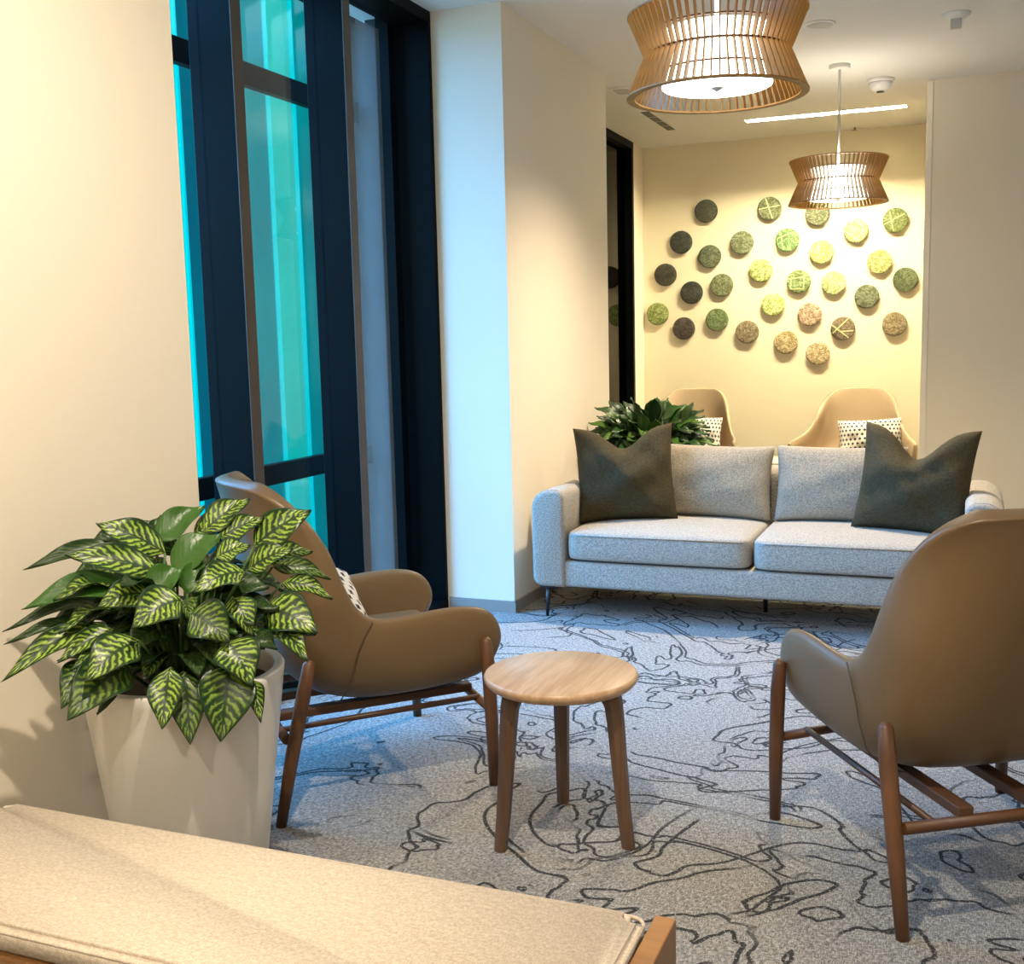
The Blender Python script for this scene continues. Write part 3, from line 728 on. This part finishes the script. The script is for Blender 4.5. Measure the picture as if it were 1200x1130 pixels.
LEAVES=[
(-0.022,-0.018,0.943,-0.144,-0.118,1.030,0.073,1),(0.029,-0.106,0.915,-0.119,-0.253,0.978,0.065,1),
(-0.074,-0.061,0.948,-0.263,-0.241,0.930,0.041,0),(-0.012,-0.139,0.881,-0.183,-0.331,0.860,0.061,2),
(-0.064,-0.117,0.834,-0.232,-0.345,0.807,0.034,0),(-0.099,-0.081,0.799,-0.169,-0.268,0.808,0.077,0),
(-0.097,-0.183,0.792,-0.216,-0.358,0.782,0.026,0),(-0.058,-0.203,0.800,-0.181,-0.407,0.710,0.051,1),
(-0.017,-0.208,0.789,-0.088,-0.331,0.741,0.042,1),(0.075,-0.197,0.884,0.013,-0.300,0.872,0.061,1),
(0.161,-0.191,0.874,0.107,-0.300,0.830,0.082,1),(0.080,-0.245,0.784,0.039,-0.382,0.724,0.086,1),
(0.047,-0.246,0.721,0.013,-0.416,0.644,0.098,0.5),(-0.058,-0.242,0.726,-0.059,-0.359,0.644,0.065,0.5),
(0.147,-0.229,0.722,0.172,-0.299,0.602,0.065,1),(0.160,-0.192,0.701,0.211,-0.253,0.555,0.069,0.5),
(0.238,-0.128,0.712,0.263,-0.211,0.553,0.106,0.6),(0.243,-0.059,0.654,0.305,-0.112,0.570,0.037,1),
(0.235,-0.131,0.766,0.316,-0.154,0.673,0.090,1),(0.169,-0.172,0.840,0.264,-0.158,0.772,0.086,0.6),
(0.242,-0.061,0.917,0.188,-0.182,0.890,0.065,1),(0.020,-0.049,0.911,0.099,0.055,0.984,0.077,2),
(-0.071,0.007,0.964,-0.003,0.127,1.041,0.061,2),(-0.095,0.025,0.972,-0.089,0.056,1.025,0.026,0),
(0.039,0.057,0.985,0.115,0.159,1.060,0.061,1),(0.080,0.066,0.969,0.170,0.139,1.014,0.053,1),
(0.146,0.119,0.942,0.272,0.198,1.029,0.077,1),(0.145,-0.036,0.943,0.210,0.017,0.968,0.053,1),
(0.160,0.067,0.892,0.267,0.115,0.945,0.061,1),(0.122,0.204,0.883,0.218,0.282,0.901,0.051,1),
(0.197,0.123,0.891,0.327,0.190,0.851,0.037,0.5),(0.225,0.120,0.852,0.350,0.157,0.809,0.042,1),
(0.227,0.031,0.803,0.371,0.046,0.751,0.094,1),(0.235,0.037,0.774,0.362,0.012,0.690,0.069,1),
(0.236,-0.039,0.754,0.296,-0.016,0.720,0.037,0),(0.208,-0.062,0.855,0.274,-0.086,0.769,0.061,1),
(0.033,-0.154,0.878,0.088,-0.083,0.922,0.061,2),(0.077,-0.066,0.855,0.079,0.000,0.937,0.049,2),
(-0.029,0.105,0.970,0.056,0.175,1.008,0.049,1),(-0.111,-0.027,0.973,-0.199,-0.098,0.965,0.045,0),
(-0.062,0.078,0.915,-0.149,0.033,1.018,0.049,0.5),(0.132,-0.086,0.754,0.109,-0.143,0.836,0.057,0),
(0.047,-0.117,0.786,0.030,-0.234,0.754,0.065,0),(0.162,-0.126,0.736,0.196,-0.176,0.677,0.057,0),
(-0.109,-0.115,0.909,-0.155,-0.192,0.915,0.049,0),(-0.052,-0.107,0.848,-0.117,-0.225,0.878,0.057,2),
(0.140,-0.014,0.848,0.252,0.026,0.862,0.057,0),(0.150,-0.006,0.799,0.274,0.030,0.807,0.057,0),
(0.107,-0.041,0.883,0.178,0.017,0.915,0.057,0),(0.010,-0.121,0.753,-0.014,-0.244,0.783,0.057,0)]
# ================================================================== PLANTS
def leaf_mesh(a, b, width, nrm, arch, fold=.22, n=9, cols=4, wav=0):
    a, b = Vector(a), Vector(b); L = (b-a).length
    c = (a+b)/2+Vector((0, 0, arch*L))
    V, F, U = [], [], []
    for i in range(n+1):
        u = i/n
        p = a*(1-u)**2+c*2*u*(1-u)+b*u*u
        tg = ((c-a)*(1-u)+(b-c)*u).normalized()
        sd = tg.cross(nrm)
        sd = sd.normalized() if sd.length > 1e-3 else Vector((1, 0, 0))
        nn = sd.cross(tg).normalized()
        wd = width/2*1.12*(math.sin(PI*u**.70)**.85*(1-.38*u**3) if 0 < u < 1 else 0)+.0012
        for k in range(-cols//2, cols//2+1):
            q = k/(cols/2)
            V.append(p+sd*wd*q+nn*(wd*fold*abs(q)**1.3+wav*math.sin(9*u+3*q)*abs(q)*.01))
            U.append((u, q*.5+.5))
    m_ = cols+1
    for i in range(n):
        for k in range(cols):
            F.append((i*m_+k, i*m_+k+1, (i+1)*m_+k+1, (i+1)*m_+k))
    me = mesh_from(V, F, 'leaf', True, U)
    return me
def add_leaf(t, a, b, width, nrm, arch, var, plain_g, root, sub=1):
    o = obj('leaf', leaf_mesh(a, b, width, nrm, arch, random.uniform(.12, .3), wav=1), 'leaf', t)
    o.color = (var, plain_g, 0, 1)
    sd = o.modifiers.new('thickness', 'SOLIDIFY'); sd.thickness = .0012
    if sub: subsurf(o, 1)
    a = Vector(a); r = Vector(root); mid = (a+r)/2+Vector((0, 0, .03))+(a-r)*.06
    pts = [r*(1-u)**2+mid*2*u*(1-u)+a*u*u for u in (0, .25, .5, .75, 1)]
    obj('stem', tube(pts, [.0055, .005, .0045, .004, .003], 6), 'stem', o)
def planter(t, r_top, r_bot, H):
    obj('pot', lathe([(r_bot-.01, 0), (r_bot, .006), (r_bot+(r_top-r_bot)*.5, H*.5), (r_top-.003, H-.03), (r_top, H-.006), (r_top-.004, H), (r_top-.022, H), (r_top-.028, H-.006), (r_top-.032, H-.10)], 72, True, (True, False)), 'pot', t)
    obj('soil', lathe([(r_top-.031, H-.055), (r_top*.6, H-.045), (0, H-.04)], 40, True, (False, False)), 'soil', t)
tocam = Vector((1.82, -2.22, .8)).normalized()
t = thing('potted_plant', 'bushy variegated green plant in a white round planter behind the bench', 'plant', (-1.82, 2.22, 0))
planter(t, .250, .168, .645)
for x0, y0, z0, x1, y1, z1, wd, v in LEAVES:
    a, b = Vector((x0, y0, z0)), Vector((x1, y1, z1))
    d = (b-a).normalized()
    nrm = (tocam*1.0+Vector((0, 0, .55))+Vector((random.uniform(-.25, .25), random.uniform(-.25, .25), 0))).normalized()
    arch = .20 if d.z < .25 else .10
    if d.z < -.8: arch = .06
    ra = math.atan2(y0, x0)+random.uniform(-.5, .5); rr = random.uniform(.02, .09)
    add_leaf(t, a, b, wd*1.18, nrm, arch, {0: .12, .5: .45, .6: .55, 1: 1.0, 2: 0}[v], 1 if v == 2 else 0, (rr*math.cos(ra), rr*math.sin(ra), .60))
# leaves on the far and inner side
for k in range(44):
    th = random.uniform(0, 2*PI); el = random.uniform(.15, 1.2)
    r0 = random.uniform(.05, .12); z0 = random.uniform(.70, .88)
    a = Vector((r0*math.cos(th), r0*math.sin(th), z0)); Ln = random.uniform(.14, .2)
    b = a+Vector((math.cos(th)*math.cos(el), math.sin(th)*math.cos(el), math.sin(el)*.55-.12))*Ln
    if b.x < -.345: continue
    nrm = Vector((math.cos(th)*-.5, math.sin(th)*-.5, 1)).normalized()
    add_leaf(t, a, b, random.uniform(.05, .075), nrm, .2, random.choice((.1, .3, .6)), random.choice((0, 0, 1)), (r0*.3*math.cos(th), r0*.3*math.sin(th), .60), 0)

for k in range(34):
    th = math.atan2(-2.22, 1.82)+random.uniform(-1.9, 1.9); el = random.uniform(-.45, .7)
    r0 = random.uniform(.05, .17); z0 = random.uniform(.70, .90)
    a = Vector((r0*math.cos(th), r0*math.sin(th), z0)); Ln = random.uniform(.14, .20)
    b = a+Vector((math.cos(th)*math.cos(el), math.sin(th)*math.cos(el), math.sin(el)*.7-.12))*Ln
    if b.x < -.345: continue
    nrm = (Vector((math.cos(th)*.4, math.sin(th)*.4, 1))+tocam*.3).normalized()
    add_leaf(t, a, b, random.uniform(.05, .075), nrm, .2, random.choice((.08, .2, .5, .8)), 0, (r0*.3*math.cos(th), r0*.3*math.sin(th), .60), 0)

t = thing('potted_plant', 'dark green leafy plant in a planter behind the left end of the sofa', 'plant', (-1.80, 6.66, 0))
planter(t, .24, .20, .66)
for k in range(140):
    th = random.uniform(0, 2*PI); el = random.uniform(-.1, 1.35)
    r0 = random.uniform(.05, .23); z0 = .76+random.uniform(0, .20)*(.4+.6*math.sin(max(el, 0)))
    a = Vector((r0*math.cos(th), r0*math.sin(th), z0)); Ln = random.uniform(.18, .27)
    b = a+Vector((math.cos(th)*math.cos(el), math.sin(th)*math.cos(el), math.sin(el)*.75-.10))*Ln
    b.x = max(b.x, -.395)
    nrm = Vector((math.cos(th)*-.4+.2, math.sin(th)*-.4-.35, 1)).normalized()
    add_leaf(t, a, b, random.uniform(.065, .095), nrm, .2, random.choice((0, 0, .1, .35)), random.choice((0, .25, .6)), (r0*.3*math.cos(th), r0*.3*math.sin(th), .62), 0)
